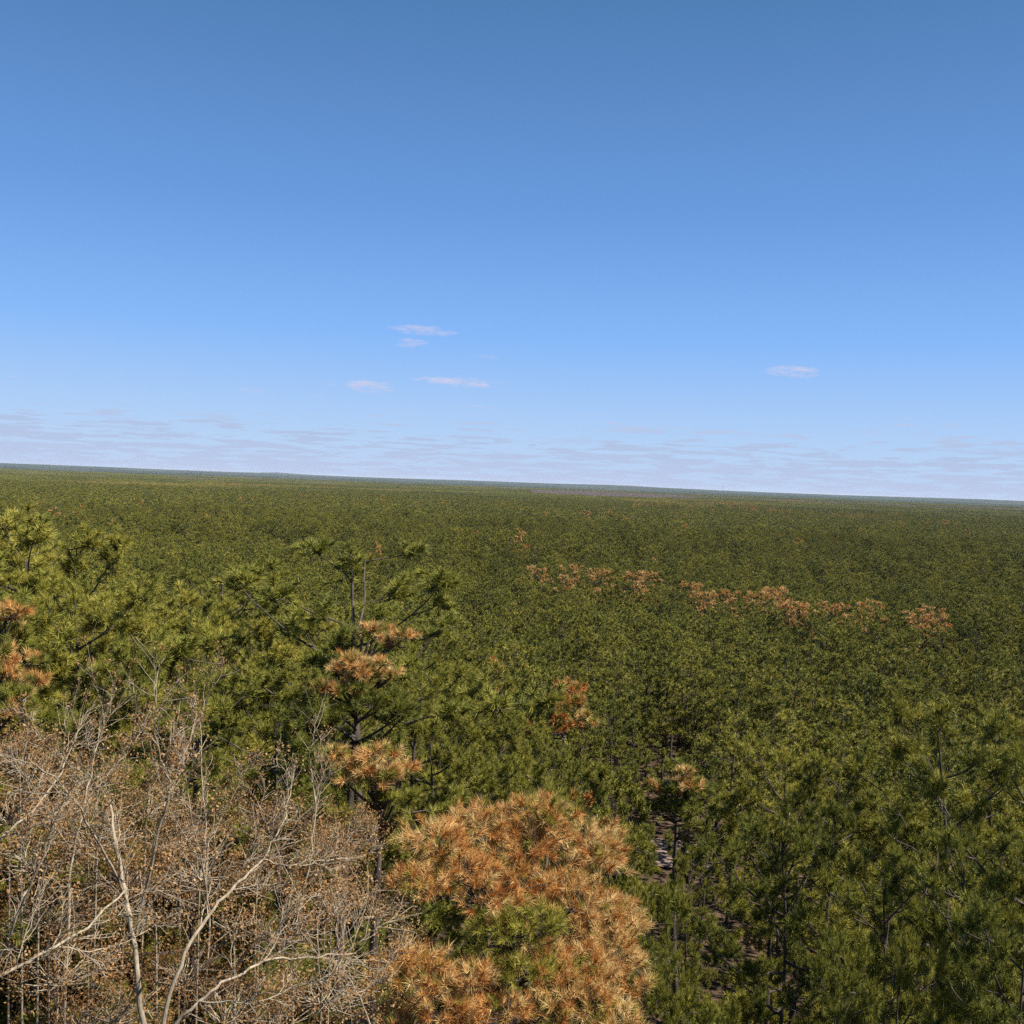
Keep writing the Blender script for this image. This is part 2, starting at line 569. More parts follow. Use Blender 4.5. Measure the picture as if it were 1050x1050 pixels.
# near variants (up to ~45 m) and middle variants (45 m and beyond)
NEAR = [pine_meshes('pine_near_%s' % 'abcdef'[i], seed=11 + i, H=12.5, R=2.6, base=b, limbs=l, blades=72, blade=0.150, bw=0.0105, open_=o_)
        for i, (b, l, o_) in enumerate([(0.33, 27, 0), (0.38, 25, 0), (0.28, 29, 0), (0.42, 24, 0.1), (0.35, 26, 0)])]
MID = [pine_meshes('pine_mid_%s' % 'abcdef'[i], seed=31 + i, H=12.5, R=2.6, base=b, limbs=l, blades=18, blade=0.21, bw=0.038, twigs=8, low_snags=2, open_=o_)
       for i, (b, l, o_) in enumerate([(0.30, 26, 0), (0.36, 24, 0), (0.28, 28, 0.1), (0.4, 22, 0), (0.33, 26, 0.1), (0.35, 24, 0)])]
MID_DEAD = [pine_meshes('pine_brown_%s' % 'ab'[i], seed=51 + i, H=12.5, R=2.6, base=0.42, limbs=24, blades=18, blade=0.21, bw=0.038, twigs=8, dead=0.86, dhue=0.22, low_snags=3, open_=0.15) for i in range(2)]
MID_PART = [pine_meshes('pine_part_brown', seed=61, H=12.5, R=2.6, base=0.40, limbs=26, blades=18, blade=0.21, bw=0.038, twigs=8, dead=0.22, low_snags=3)]

PLACED = []           # (x, y, radius) of every individual tree
rngp = np.random.default_rng(5)
INFO = []


def plant(meshes, x, y, top_z=None, height=None, width=1.0, name='pitch_pine', label='', cat='pine', group=None, rz=None, crown_label=None, H0=12.5):
    g = float(ground_z(x, y))
    h = (top_z - g) if top_z is not None else height
    s = h / H0
    o = thing(name, label, cat, (x, y, g - 0.05), rngp.uniform(0, 6.28) if rz is None else rz, (s * width, s * width, s), group)
    part('trunk', meshes[0], o)
    part('crown', meshes[1], o, crown_label)
    PLACED.append((x, y, 1.8))
    return o


# ------------------------------------------------------------------ the orange-brown pine below the tower
def plate_pine(seed, name, label, cpx, top_px, D0, plates, dens=50, nb=74, blade=0.145, bw=0.0062, tone=.62, clabel=None, pale_x=590):
    """a pine whose foliage stands in plates at the given pixel, distance and size in metres"""
    rng = np.random.default_rng(seed)
    c0 = at(*cpx, D0)
    gx, gy = c0.x, c0.y
    gz = float(ground_z(gx, gy))
    tb = Tubes()
    top = np.array(at(*top_px, D0))
    b = np.array([gx, gy, gz])
    nseg = 14
    hz = np.linspace(0, 1, nseg)[:, None]
    trunk = b * (1 - hz) + top * hz + np.concatenate([0.22 * np.sin(hz * 7), 0.18 * np.sin(hz * 5 + 1), 0 * hz], 1) * (1 - hz)
    trunk_r = 0.16 * (1 - hz[:, 0]) ** 0.75 + 0.018
    tb.add(trunk, trunk_r, 10)
    # plates of foliage: px, py, horizontal distance, radius in metres, flattening, share green
    if D0 > 15:                                            # ragged boughs rather than neat pads
        plates = [(px + rng.uniform(-.75, .75) * r_ * FPX / d_, py + rng.uniform(-.25, .45) * r_ * FPX / d_, d_ + rng.uniform(-.5, .5) * r_, r_ * rng.uniform(.4, .68), fl, min(1, gr + .25)) for px, py, d_, r_, fl, gr in plates for _ in range(4)]
    pos, axs, tint, dead, dh = [], [], [], [], []
    for px, py, d, r, fl, gr in plates:
        c = np.array(at(px, py, d))
        # limb from the trunk up to the plate
        zt = min(max(c[2] - 0.55 - 0.35 * rng.random(), gz + 4), top[2] - 0.1)
        s0 = (zt - b[2]) / (top[2] - b[2])
        p0 = np.array([np.interp(s0, hz[:, 0], trunk[:, k]) for k in range(3)])
        mid = (p0 + c) / 2 + np.array([0, 0, -0.12]) + rng.normal(size=3) * 0.07
        u = np.linspace(0, 1, 8)[:, None]
        limb = p0 * (1 - u) ** 2 + 2 * mid * u * (1 - u) + (c - np.array([0, 0, r * fl * .6])) * u ** 2
        tb.add(limb, np.linspace(0.04, 0.014, 8), 5)
        n = int(dens * (r / 0.45) ** 2)
        for k in range(n):
            dv = unit(rng.normal(size=3))
            if dv[2] < -0.25:
                dv[2] *= -0.5
            rr = r * rng.uniform(0.45, 1.0) ** 0.6 * (1.35 if rng.random() < .24 else 1)
            p = c + dv * np.array([rr, rr, rr * fl])
            q = limb[-1] + (p - limb[-1]) * rng.uniform(0.0, 0.25)
            m2 = (q + p) / 2 + rng.normal(size=3) * 0.03 - np.array([0, 0, .03])
            if k % 2 == 0:
                tb.add(np.array([q, m2, p]), [0.010, 0.008, 0.006], 3)
            a = unit(dv * np.array([1, 1, .8]) + np.array([0, 0, .45]) + rng.normal(size=3) * 0.25)
            pos.append(p)
            axs.append(a)
            g = rng.random() < gr
            tint.append(0.35 + 0.35 * rng.random())
            dead.append(0.0 if g else (1.0 if rng.random() > .14 else rng.uniform(.4, .8)))
            dh.append(np.clip(tone + 0.26 * rng.normal() + (0.22 if px > pale_x else 0), 0, 1))
    pos, axs = np.array(pos), np.array(axs)
    v, t = needles(rng, pos, axs, nb, blade, bw, (0.15, 1.25), 0.11)
    col = np.stack([np.repeat(np.array(c), nb * 3) for c in (tint, dead, dh)], 1)
    m = len(pos) * nb
    col[:, 0] = np.clip(col[:, 0] + np.repeat(rng.normal(size=m) * .12, 3), 0, 1)
    col[:, 2] = np.clip(col[:, 2] + np.repeat(rng.normal(size=m) * .16, 3), 0, 1)
    wv, wq = tb.arrays()
    o = thing(name, label, 'pine', (gx, gy, gz))
    off = np.array([gx, gy, gz])
    part('trunk', mesh_np(name + '_wood', wv - off, wq, None, M_PBARK), o)
    part('crown', mesh_np(name + '_needles', v - off, None, t, M_NEEDLE, col), o, clabel)
    PLACED.append((gx, gy, 3.0 if D0 < 15 else 1.2))


ORANGE_PLATES = [(448, 862, 13.2, .48, .6, .10), (500, 850, 13.9, .55, .55, .06), (555, 838, 14.0, .50, .7, .22), (600, 868, 14.2, .55, .6, .08),
              (470, 895, 12.9, .55, .5, .03), (520, 893, 13.3, .50, .5, .05), (575, 905, 13.5, .36, .5, .03), (433, 905, 12.6, .40, .5, .10),
              (560, 850, 13.9, .35, .8, .35), (620, 955, 13.8, .52, .6, .03), (632, 985, 13.6, .42, .6, .06), (590, 985, 13.0, .50, .5, .10),
              (540, 955, 12.8, .36, .5, .75), (500, 965, 12.6, .24, .5, .85), (425, 985, 12.3, .42, .5, .05), (405, 1000, 12.2, .30, .5, .08),
              (455, 1030, 12.0, .42, .5, .03), (515, 1035, 11.9, .35, .5, .10), (600, 1025, 12.5, .45, .5, .10), (560, 1040, 12.1, .34, .5, .60),
              (615, 1000, 12.6, .25, .5, .3), (515, 1000, 12.5, .24, .5, .6), (640, 945, 14.2, .30, .7, .04), (480, 1065, 11.8, .45, .5, .1),
              (560, 1080, 11.8, .5, .5, .3), (635, 1050, 12.4, .42, .5, .1), (420, 1050, 12.0, .36, .5, .05), (545, 920, 13.4, .36, .5, .05),
              (600, 940, 13.9, .30, .6, .0), (650, 1010, 13.5, .26, .6, .1), (535, 868, 13.7, .5, .5, .06), (610, 890, 14.0, .45, .5, .02), (495, 915, 12.9, .45, .45, .02), (560, 985, 12.7, .4, .5, .3), (575, 1010, 12.4, .4, .5, .1), (620, 975, 13.3, .45, .5, .0), (445, 1005, 12.1, .4, .5, .04), (545, 945, 12.7, .4, .5, .9), (585, 925, 13.3, .42, .5, .05), (510, 950, 12.6, .30, .5, .9), (540, 990, 12.4, .36, .5, .9), (485, 1000, 12.2, .3, .5, .1), (625, 930, 14.0, .36, .5, .02)]
plate_pine(77, 'dying_pine', 'rusty orange dying pine with a few green tufts, largest tree low in the middle', (535, 960), (548, 850), 13.6, ORANGE_PLATES,
           clabel='orange and straw coloured dead needles with green tufts')
plate_pine(78, 'browned_pine', 'pine with level tan and rust dead limbs below the open dark pine', (345, 800), (372, 640), 20.5,
           [(385, 640, 20.6, .5, .5, .2), (400, 655, 20.3, .4, .5, .1), (345, 678, 19.6, .45, .3, .05), (365, 682, 19.4, .5, .3, 0), (388, 686, 19.6, .5, .3, .05), (402, 690, 20, .3, .3, .1),
            (338, 706, 19.3, .4, .35, .1), (372, 705, 19.3, .3, .35, .6), (350, 655, 20.5, .5, .5, .95), (330, 735, 19.2, .5, .4, .95), (395, 720, 19.6, .6, .5, .95)],
           dens=36, nb=84, blade=.16, bw=.008, tone=.74)
plate_pine(79, 'browned_pine', 'low pine with one flat pale tan dead bough, between bare oaks and orange pine', (392, 860), (392, 770), 17.5,
           [(358, 775, 17.0, .42, .4, 0), (378, 780, 16.8, .48, .4, .02), (398, 785, 17.0, .40, .4, .03), (370, 795, 16.6, .4, .4, 0), (388, 797, 16.7, .3, .4, 0), (410, 815, 16.9, .4, .5, .95), (350, 830, 16.6, .4, .5, .9)],
           dens=38, nb=84, blade=.15, bw=.008, tone=.85)
plate_pine(80, 'browned_pine', 'green pine with rusty brown lower boughs at the photo edge', (-20, 800), (-5, 625), 19,
           [(2, 635, 19, .5, .5, .1), (18, 648, 19.2, .35, .5, .2), (5, 682, 18.4, .55, .4, .05), (30, 690, 18.3, .35, .35, .05), (-25, 670, 18.6, .6, .5, .5), (10, 720, 18.2, .5, .5, .5), (60, 740, 17.8, .4, .5, .8), (-10, 610, 19.2, .6, .5, .95)],
           dens=36, nb=84, blade=.16, bw=.008, tone=.68)
plate_pine(81, 'browned_pine', 'red-brown dead pine alone among green crowns above the orange pine', (575, 850), (580, 715), 50,
           [(590, 710, 49, 1.0, .6, .03), (575, 722, 48.5, 1.1, .6, .0), (560, 738, 48, .9, .5, .03), (592, 735, 48.5, .9, .5, .15), (578, 745, 48, .8, .5, .2), (545, 752, 47.5, .6, .5, .1), (527, 768, 47.5, .5, .5, .15), (555, 722, 49, .5, .5, .1)],
           dens=12, nb=60, blade=.28, bw=.026, tone=.5)
plate_pine(82, 'browned_pine', 'small pine with faded brown needles and dark trunk beside the sandy gap', (700, 860), (695, 790), 38,
           [(690, 795, 37, .7, .5, .1), (703, 805, 36.6, .6, .5, .2), (682, 806, 36.8, .6, .5, .2), (697, 785, 37.6, .6, .5, .8), (712, 818, 37, .7, .6, 1), (675, 822, 37, .7, .6, 1), (700, 826, 36.5, .7, .6, .9), (722, 806, 37.4, .6, .6, 1), (668, 805, 37.4, .6, .6, 1), (708, 842, 36.8, .5, .6, 1)],
           dens=14, nb=60, blade=.23, bw=.02, tone=.6)


# ------------------------------------------------------------------ bare oaks with withered leaves
def leaf_bunch(rng, c, n, spread, size, V, T, C, tone):
    p = c + rng.normal(size=(n, 3)) * spread
    a = unit(rng.normal(size=(n, 3)))
    b = unit(np.cross(a, rng.normal(size=(n, 3))))
    nrm = np.cross(a, b)
    L = size * rng.uniform(0.6, 1.25, (n, 1))
    w = L * rng.uniform(0.14, 0.36, (n, 1))
    v0 = p - a * L * .5
    v1 = p + b * w + nrm * L * .12
    v2 = p + a * L * .5 + nrm * L * .1
    v3 = p - b * w + nrm * L * .12
    V.append(np.stack([v0, v1, v2, v3], 1).reshape(-1, 3))
    C.append(np.repeat(np.clip(tone + rng.normal(size=n) * .2, 0, 1), 4))


def grow(rng, tb, p, d, L, r, depth, tips, kids=4, wander=0.16):
    n = 7 if depth > 1 else 5
    pts, dl = curve_pts(rng, p, d, L, n, wander, 0.035)
    tb.add(pts, np.linspace(r, max(r * 0.35, 0.0022), n), 5 if depth > 1 else 3)
    tips.append((pts[-1], depth))
    branch_along(rng, tb, pts, r, L, depth, tips, kids, wander)


def branch_along(rng, tb, pts, r, L, depth, tips, kids, wander, lo=0.25):
    if depth <= 0:
        return
    n = len(pts)
    for k in range(kids):
        u = lo + (1 - lo) * (k + rng.random()) / kids
        s = u * (n - 1)
        i = min(int(s), n - 2)
        q = pts[i] + (pts[i + 1] - pts[i]) * (s - i)
        t = unit(pts[i + 1] - pts[i])
        o = unit(np.cross(t, rng.normal(size=3)))
        a = rng.uniform(0.45, 1.0)
        d = unit(t * math.cos(a) + o * math.sin(a) + np.array([0, 0, 0.10]))
        grow(rng, tb, q, d, L * rng.uniform(0.38, 0.66), max(r * (1 - .5 * u) * rng.uniform(0.38, 0.58), 0.0036), depth - 1, tips, kids if depth > 1 else max(2, kids - 1), wander)


def oak(seed, base_xy, limbs, label, leaf=0.5, tone=0.6, kids=4, depth=2, name='bare_oak'):
    """limbs: polylines of (px, py, distance) the boughs follow, with start and end radius"""
    rng = np.random.default_rng(seed)
    tb = Tubes()
    gx, gy = base_xy
    gz = float(ground_z(gx, gy))
    base = np.array([gx, gy, gz - 0.1])
    tips = []
    trunk_top = None
    for li, (poly, r0, r1) in enumerate(limbs):
        P = [np.array(at(*q)) for q in poly]
        if li == 0:
            P = [base, base * 0.55 + P[0] * 0.45 + rng.normal(size=3) * 0.1] + P
            trunk_top = P[2]
        r0, r1 = r0 * .36, r1 * .5
        poly = [(qx, 1050 - (1050 - qy) * .93, qd) for qx, qy, qd in poly]
        P = ([P[0], P[1]] if li == 0 else []) + [np.array(at(*q)) for q in poly]
        P = np.array(P)
        # rounded, slightly crooked polyline
        m = len(P)
        u = np.linspace(0, m - 1, (m - 1) * 5 + 1)
        Q = np.stack([np.interp(u, np.arange(m), P[:, k]) for k in range(3)], 1)
        for _ in range(2):
            Q[1:-1] = (Q[:-2] + 2 * Q[1:-1] + Q[2:]) / 4
        Q[1:-1] += rng.normal(size=(len(Q) - 2, 3)) * 0.009
        tb.add(Q, np.linspace(r0, r1, len(Q)), 8)
        L = float(np.linalg.norm(np.diff(P, axis=0), axis=1).sum())
        branch_along(rng, tb, Q, max(r1 * 1.9, .009), min(L * 0.4, 1.05), depth, tips, kids + 5, 0.15, 0.12 if li else 0.55)
        tips.append((Q[-1], 1))
    wv, wq = tb.arrays()
    V, T, C = [], [], []
    for c, dp in tips:
        if dp <= 1 and rng.random() < leaf:
            leaf_bunch(rng, c, rng.integers(6, 15), 0.032, 0.030, V, T, C, tone)
    V = np.concatenate(V)
    q = np.arange(len(V)).reshape(-1, 4)
    c = np.concatenate(C)
    o = thing(name, label, 'oak', (gx, gy, gz))
    off = np.array([gx, gy, gz])
    part('trunk', mesh_np(name + '_wood', wv - off, wq, None, M_OBARK), o)
    part('crown', mesh_np(name + '_leaves', V - off, q, None, M_LEAF, np.stack([c] * 3, 1), smooth_quads=False), o, 'withered tan leaves hanging in small bunches')
    PLACED.append((gx, gy, 1.6))
    return o


def gxy(px, dist):
    d = ray(px, 900)
    k = dist / math.hypot(d.x, d.y)
    return (d.x * k, d.y * k)


oak(1, gxy(150, 10.0), [
    ([(147, 1060, 9.8), (140, 980, 9.9), (128, 900, 10.2), (118, 850, 10.6), (112, 800, 11.0)], 0.10, 0.020),
    ([(140, 950, 9.9), (160, 850, 9.7), (175, 790, 9.6), (163, 750, 9.5), (158, 715, 9.4)], 0.040, 0.010),
    ([(168, 810, 9.6), (190, 760, 9.8), (202, 705, 10.0)], 0.022, 0.008),
    ([(130, 915, 10.1), (100, 850, 9.6), (70, 790, 9.2), (30, 760, 9.0)], 0.035, 0.010)],
    'pale upright bare oak with a straight trunk, tallest of the leafless tangle', leaf=.5, tone=.6)
oak(2, gxy(168, 9.3), [
    ([(160, 1065, 9.2), (185, 985, 9.3), (212, 930, 9.5), (245, 895, 9.8), (272, 865, 10.1)], 0.062, 0.022),
    ([(272, 865, 10.1), (290, 830, 10.3), (300, 790, 10.6), (292, 760, 10.8)], 0.022, 0.008),
    ([(268, 868, 10.1), (305, 877, 10.2), (335, 868, 10.4), (372, 866, 10.7)], 0.020, 0.007),
    ([(215, 925, 9.5), (205, 860, 9.3), (195, 810, 9.2), (188, 760, 9.3)], 0.022, 0.007)],
    'bare oak whose pale bough leans to the orange pine and forks near its tip', leaf=.4, tone=.74)
oak(3, gxy(178, 8.6), [
    ([(168, 1065, 8.6), (205, 1025, 8.6), (235, 1000, 8.7), (270, 980, 9.0), (315, 976, 9.4), (365, 972, 9.8)], 0.050, 0.012),
    ([(205, 1025, 8.6), (255, 1030, 8.4), (300, 1010, 8.5), (340, 1000, 8.8)], 0.022, 0.007),
    ([(270, 980, 9.0), (300, 930, 9.3), (330, 900, 9.7)], 0.018, 0.006)],
    'bare oak with a long level bough reaching across to the orange pine', leaf=.45, tone=.6)
oak(4, gxy(-60, 8.6), [
    ([(-60, 1040, 8.5), (-10, 1000, 8.5), (40, 975, 8.6), (90, 945, 8.8), (130, 900, 9.2)], 0.055, 0.016),
    ([(-10, 1000, 8.5), (20, 930, 8.3), (45, 860, 8.2), (60, 800, 8.3)], 0.030, 0.008),
    ([(60, 965, 8.7), (110, 970, 8.9), (160, 940, 9.3)], 0.018, 0.006)],
    'bare oak entering from the photo edge with a rising grey bough', leaf=.5, tone=.62)
oak(5, gxy(-40, 10.5), [
    ([(-50, 900, 10.3), (0, 845, 10.4), (30, 820, 10.5), (60, 780, 10.8), (75, 740, 11.2)], 0.05, 0.012),
    ([(0, 845, 10.4), (40, 830, 10.2), (85, 815, 10.3)], 0.022, 0.007),
    ([(75, 770, 10.9), (45, 735, 10.9), (20, 700, 11.0)], 0.016, 0.006)],
    'pale bare oak at the upper edge of the leafless tangle under the tall pines', leaf=.55, tone=.6)
oak(6, gxy(300, 12.5), [
    ([(300, 1000, 12.3), (305, 940, 12.4), (318, 870, 12.6), (325, 810, 12.8), (318, 765, 13.0)], 0.05, 0.010),
    ([(312, 900, 12.5), (350, 860, 12.6), (372, 820, 12.8)], 0.02, 0.007),
    ([(310, 915, 12.5), (280, 850, 12.5), (262, 800, 12.6)], 0.02, 0.007)],
    'slim bare oak with many brown leaves, in front of the dark pine hollow', leaf=.9, tone=.5)
oak(7, gxy(60, 12.2), [
    ([(70, 960, 12.0), (72, 880, 12.1), (88, 800, 12.3), (100, 740, 12.6), (105, 700, 12.8)], 0.06, 0.010),
    ([(75, 860, 12.2), (40, 800, 12.2), (10, 760, 12.3)], 0.025, 0.007),
    ([(90, 800, 12.3), (130, 750, 12.5), (150, 720, 12.6)], 0.02, 0.007)],
    'leafy brown bare oak behind the straight pale one, against the pines', leaf=.9, tone=.52)
oak(8, gxy(225, 13.2), [
    ([(215, 960, 13.0), (212, 880, 13.1), (208, 800, 13.3), (205, 730, 13.5), (210, 675, 13.7)], 0.05, 0.008),
    ([(210, 850, 13.2), (240, 800, 13.3), (255, 760, 13.5)], 0.02, 0.006),
    ([(212, 880, 13.1), (175, 820, 13.2), (160, 780, 13.3)], 0.02, 0.006)],
    'thin bare oak with the topmost spray of withered leaves before green pine', leaf=.9, tone=.6)
oak(9, gxy(370, 10.2), [
    ([(385, 1070, 10.0), (370, 1020, 10.1), (350, 985, 10.4), (345, 940, 10.8)], 0.03, 0.008),
    ([(370, 1020, 10.1), (395, 985, 10.2), (410, 965, 10.4)], 0.015, 0.005)],
    'low grey twiggy oak touching the orange pine on its shaded side', leaf=.5, tone=.7)


def brown_bush(seed, px, py, dist, r, label, tone, yellow=0.0, h=None):
    """oak scrub still holding its withered leaves: a crown of small leaves on a stem and twigs"""
    rng = np.random.default_rng(seed)
    c = np.array(at(px, py, dist))
    gz = float(ground_z(c[0], c[1]))
    base = np.array([c[0], c[1], gz])
    tb = Tubes()
    m = base * .5 + c * .5 + rng.normal(size=3) * 0.15
    u = np.linspace(0, 1, 9)[:, None]
    st = base * (1 - u) ** 2 + 2 * m * u * (1 - u) + c * u ** 2
    tb.add(st, np.linspace(0.024, 0.010, 9), 6)
    V, T, C = [], [], []
    for k in range(int(46 * (r / .7) ** 2)):
        dv = unit(rng.normal(size=3))
        dv[2] = abs(dv[2]) * 0.9 - 0.25
        p = c + dv * r * rng.uniform(0.5, 1.0) * np.array([1, 1, .75])
        q = st[8] + (p - st[8]) * rng.uniform(0, .3) - np.array([0, 0, .1])
        tb.add(np.array([q, (p + q) / 2 + rng.normal(size=3) * .08, p]), [0.008, 0.006, 0.003], 3)
        for e in range(3):
            leaf_bunch(rng, p + rng.normal(size=3) * .10, 19, 0.06, 0.030, V, T, C, tone)
    wv, wq = tb.arrays()
    V = np.concatenate(V)
    cc = np.concatenate(C)
    o = thing('brown_oak_shrub', label, 'shrub', tuple(base))
    part('trunk', mesh_np('shrub_wood', wv - base, wq, None, M_OBARK), o)
    part('crown', mesh_np('shrub_leaves', V - base, np.arange(len(V)).reshape(-1, 4), None, M_LEAF, np.stack([cc] * 3, 1), smooth_quads=False), o)
    PLACED.append((c[0], c[1], 1.0))


for i, (px, py, d, r, tone, lab) in enumerate([
    (205, 892, 12.0, .60, .55, 'golden brown leafy shrub just above the black hollow in the bare oaks'),
    (240, 950, 11.5, .48, .60, 'small golden brown shrub cradled between two bare oak boughs'),
    (160, 935, 12.0, .55, .35, 'dull brown shrub behind the straight pale oak trunk'),
    (330, 880, 13.0, .65, .52, 'brown shrub between bare twigs and the dark pine hollow'),
    (290, 960, 12.2, .60, .18, 'dark russet shrub under the long level oak bough'),
    (340, 930, 12.0, .60, .62, 'tan leafy shrub beside the crown of the orange pine'),
    (40, 880, 12.5, .75, .50, 'wide brown shrub behind bare boughs at the photo edge'),
    (100, 860, 12.8, .70, .58, 'tan shrub behind the upper bare branches of the straight oak'),
    (385, 930, 12.4, .60, .78, 'pale grey tan shrub touching the orange pine crown'),
    (60, 1000, 11.0, .70, .40, 'brown shrub low under the rising grey bough'),
    (330, 1020, 11.0, .65, .66, 'pale brown shrub at the foot of the low twiggy oak'),
    (230, 1040, 10.6, .65, .30, 'dark brown shrub at the photo bottom between oak trunks'),
    (120, 1040, 10.6, .60, .45, 'brown shrub at the foot of the straight pale oak'),
    (150, 830, 13.5, .65, .62, 'light brown shrub high among the bare oak tops'),
    (20, 780, 13.5, .75, .55, 'brown leafy shrub beneath the rust-patched tall pine'),
    (265, 845, 13.6, .60, .50, 'brown shrub just under the green pine behind the oaks'),
    (50, 940, 13.8, .8, .15, 'added brown shrub toned dark as shade behind the bare boughs at the photo edge'),  # from here added fill; the darker leaf tones paint the shade behind the oaks
    (130, 905, 14.2, .8, .22, 'brown shrub toned as shade deep behind the straight pale oak'),
    (185, 860, 14.8, .8, .30, 'brown shrub behind the golden one, at the foot of the pines'),
    (270, 905, 14.4, .8, .20, 'brown shrub toned dark as shade under the forked pale bough'),
    (350, 855, 14.6, .7, .40, 'tan shrub at the foot of the pine with tan dead limbs'),
    (80, 1050, 12.6, .8, .12, 'brown shrub toned very dark as shade at the photo bottom behind grey trunks'),
    (190, 1000, 12.8, .75, .18, 'brown shrub toned dark as shade behind the leaning pale boughs'),
    (280, 1055, 12.0, .75, .25, 'brown shrub at the photo bottom under the long level bough'),
    (380, 1040, 12.2, .6, .55, 'tan shrub in the gap beside the orange pine base'),
    (10, 835, 14.5, .8, .38, 'brown shrub at the photo edge under rusty pine boughs'),
    (90, 800, 14.6, .7, .45, 'brown shrub among withered leaves before the tall pines'),
]):
    brown_bush(200 + i, px, py, d, r, lab, tone)


# ------------------------------------------------------------------ hand-placed pines (pixel of the top, distance)
OPEN = pine_meshes('pine_open', seed=92, H=12.5, R=2.5, base=0.45, limbs=24, blades=72, blade=0.150, bw=0.0105, open_=0.1, low_snags=3, dead_limbs=(0, 2))
SNAG = pine_meshes('pine_snag', seed=94, H=12.5, R=2.5, base=0.72, limbs=15, blades=72, blade=0.150, bw=0.0105, low_snags=26)

HAND = [
    # meshes, px, py(top), dist, width, label
    (NEAR[0], 14, 516, 25, 1.15, 'tallest green pine at the photo edge, its top close to the horizon'),
    (NEAR[3], -60, 560, 22, 1.2, 'green pine cut by the photo edge below the tallest pine'),
    (NEAR[1], 85, 543, 27, 1.0, 'dark-trunked green pine just beside the tallest pine'),
    (NEAR[4], 62, 590, 23, 0.9, 'green pine with deep black hollow below its crown'),
    (NEAR[2], 128, 600, 25, 0.95, 'green pine standing below the dark-trunked tall pine'),
    (NEAR[1], 150, 655, 21, 0.8, 'green pine directly above the topmost bare oak branches'),
    (NEAR[0], 238, 572, 31, 1.0, 'broad yellow-green pine between the two tall pines, level-topped'),
    (NEAR[3], 195, 612, 28, .9, 'green pine in front of the broad level-topped pine'),
    (NEAR[2], 272, 628, 26, 1.0, 'bright green pine below the broad level-topped pine'),
    (NEAR[4], 225, 690, 19, .9, 'soft mid green pine behind the topmost withered oak leaves'),
    (NEAR[1], 285, 715, 19, .85, 'green pine over the dark hollow left of the tan-limbed pine'),
    (OPEN, 352, 553, 25, 1.25, 'tall open dark pine with black U-shaped limbs and bare grey twigs'),
    (NEAR[2], 330, 690, 22.5, .85, 'green pine behind the level tan dead limbs'),
    (NEAR[0], 430, 640, 33, 1.0, 'green pine beside the open dark pine'),
    (NEAR[2], 455, 730, 24, .9, 'dark green pine behind the top of the orange pine'),
    (NEAR[3], 500, 690, 32, .95, 'olive pine above and behind the orange pine'),
    (NEAR[4], 520, 775, 21, .8, 'small green pine touching the top of the orange pine'),
    (NEAR[1], 588, 775, 23, .9, 'green pine behind the shoulder of the orange pine'),
    (NEAR[2], 690, 905, 15.5, .6, 'low green pine between the orange pine and the sandy gap'),
    (NEAR[4], 700, 985, 14.5, .6, 'dull green pine at the photo bottom beside the orange pine'),
    (NEAR[1], 606, 850, 19, .6, 'green pine with a dull yellow side above the sandy gap'),
    (NEAR[3], 792, 762, 27, 1.0, 'green pine with dark hollow beneath, across the sandy gap'),
    (SNAG, 800, 835, 21, .85, 'green pine with grey trunk and hanging dead branches'),
    (NEAR[0], 865, 760, 25, 1.0, 'broad green pine on the slope above the hanging dead branches'),
    (NEAR[1], 905, 880, 18, .8, 'bright green pine at the photo bottom past the grey trunk'),
    (NEAR[2], 975, 715, 24, 1.05, 'tall olive pine with long tufts near the photo edge'),
    (NEAR[4], 1040, 735, 20, .95, 'yellow-green pine cut by the photo edge'),
    (NEAR[3], 1000, 850, 18, .85, 'olive pine in the bottom corner above the last green crown'),
    (NEAR[0], 1045, 915, 15.5, .75, 'green pine filling the bottom corner of the photo'),
    (NEAR[4], 870, 965, 14.5, .55, 'low pine with a few rusty tufts beside the grey trunk'),
    (NEAR[3], 940, 960, 15.0, .6, 'low green pine at the photo bottom before the corner pine'),
]
for i, (ms, px, py, d, w, lab) in enumerate(HAND):
    w *= .8 if px > 400 else .98
    p = at(px, py, d)
    plant(ms, p.x, p.y, top_z=p.z, width=w, label=lab, group=None)

# a red-brown dead pine on the slope and a smaller browned one
for px, py, d, w, ms, lab in [(632, 790, 30, .6, MID_PART[0], 'green pine with a dull orange side behind the orange pine')]:
    p = at(px, py, d)
    plant(ms, p.x, p.y, top_z=p.z, width=w, name='browned_pine', label=lab)


def canopy_hit(px, py, H=12.0):
    """distance at which the ray of a pixel meets the tree tops"""
    d = ray(px, py)
    for t in np.geomspace(20, 6000, 1400):
        p = EYE + d * t
        if p.z < float(ground_z(p.x, p.y)) + H:
            return p
    return None


ROW = [(553, 580, 2), (580, 582, 2), (588, 594, 2), (617, 590, 2), (655, 590, 3), (712, 601, 2), (722, 613, 2), (750, 607, 2), (776, 612, 3),
       (795, 608, 3), (817, 620, 3), (853, 624, 2), (890, 628, 2), (952, 629, 3)]
ORD = ['first', 'second', 'third', 'fourth', 'fifth', 'sixth', 'seventh', 'eighth', 'ninth', 'tenth', 'eleventh', 'twelfth', 'thirteenth', 'fourteenth']
rr = np.random.default_rng(8)
n_row = 0
for k, (px, py, n) in enumerate(ROW):
    for j in range(n - 1):
        p = canopy_hit(px + rr.uniform(-8, 8), py + rr.uniform(-2, 6), 12.6)
        plant(MID_DEAD[(k + j) % 2], p.x, p.y, height=rr.uniform(13.0, 13.8), width=rr.uniform(.9, 1.15), name='browned_pine',
              label='orange-brown dead pine in the %s clump from the left of the distant brown row' % ORD[k], group='brown pines in the distant row')
        n_row += 1

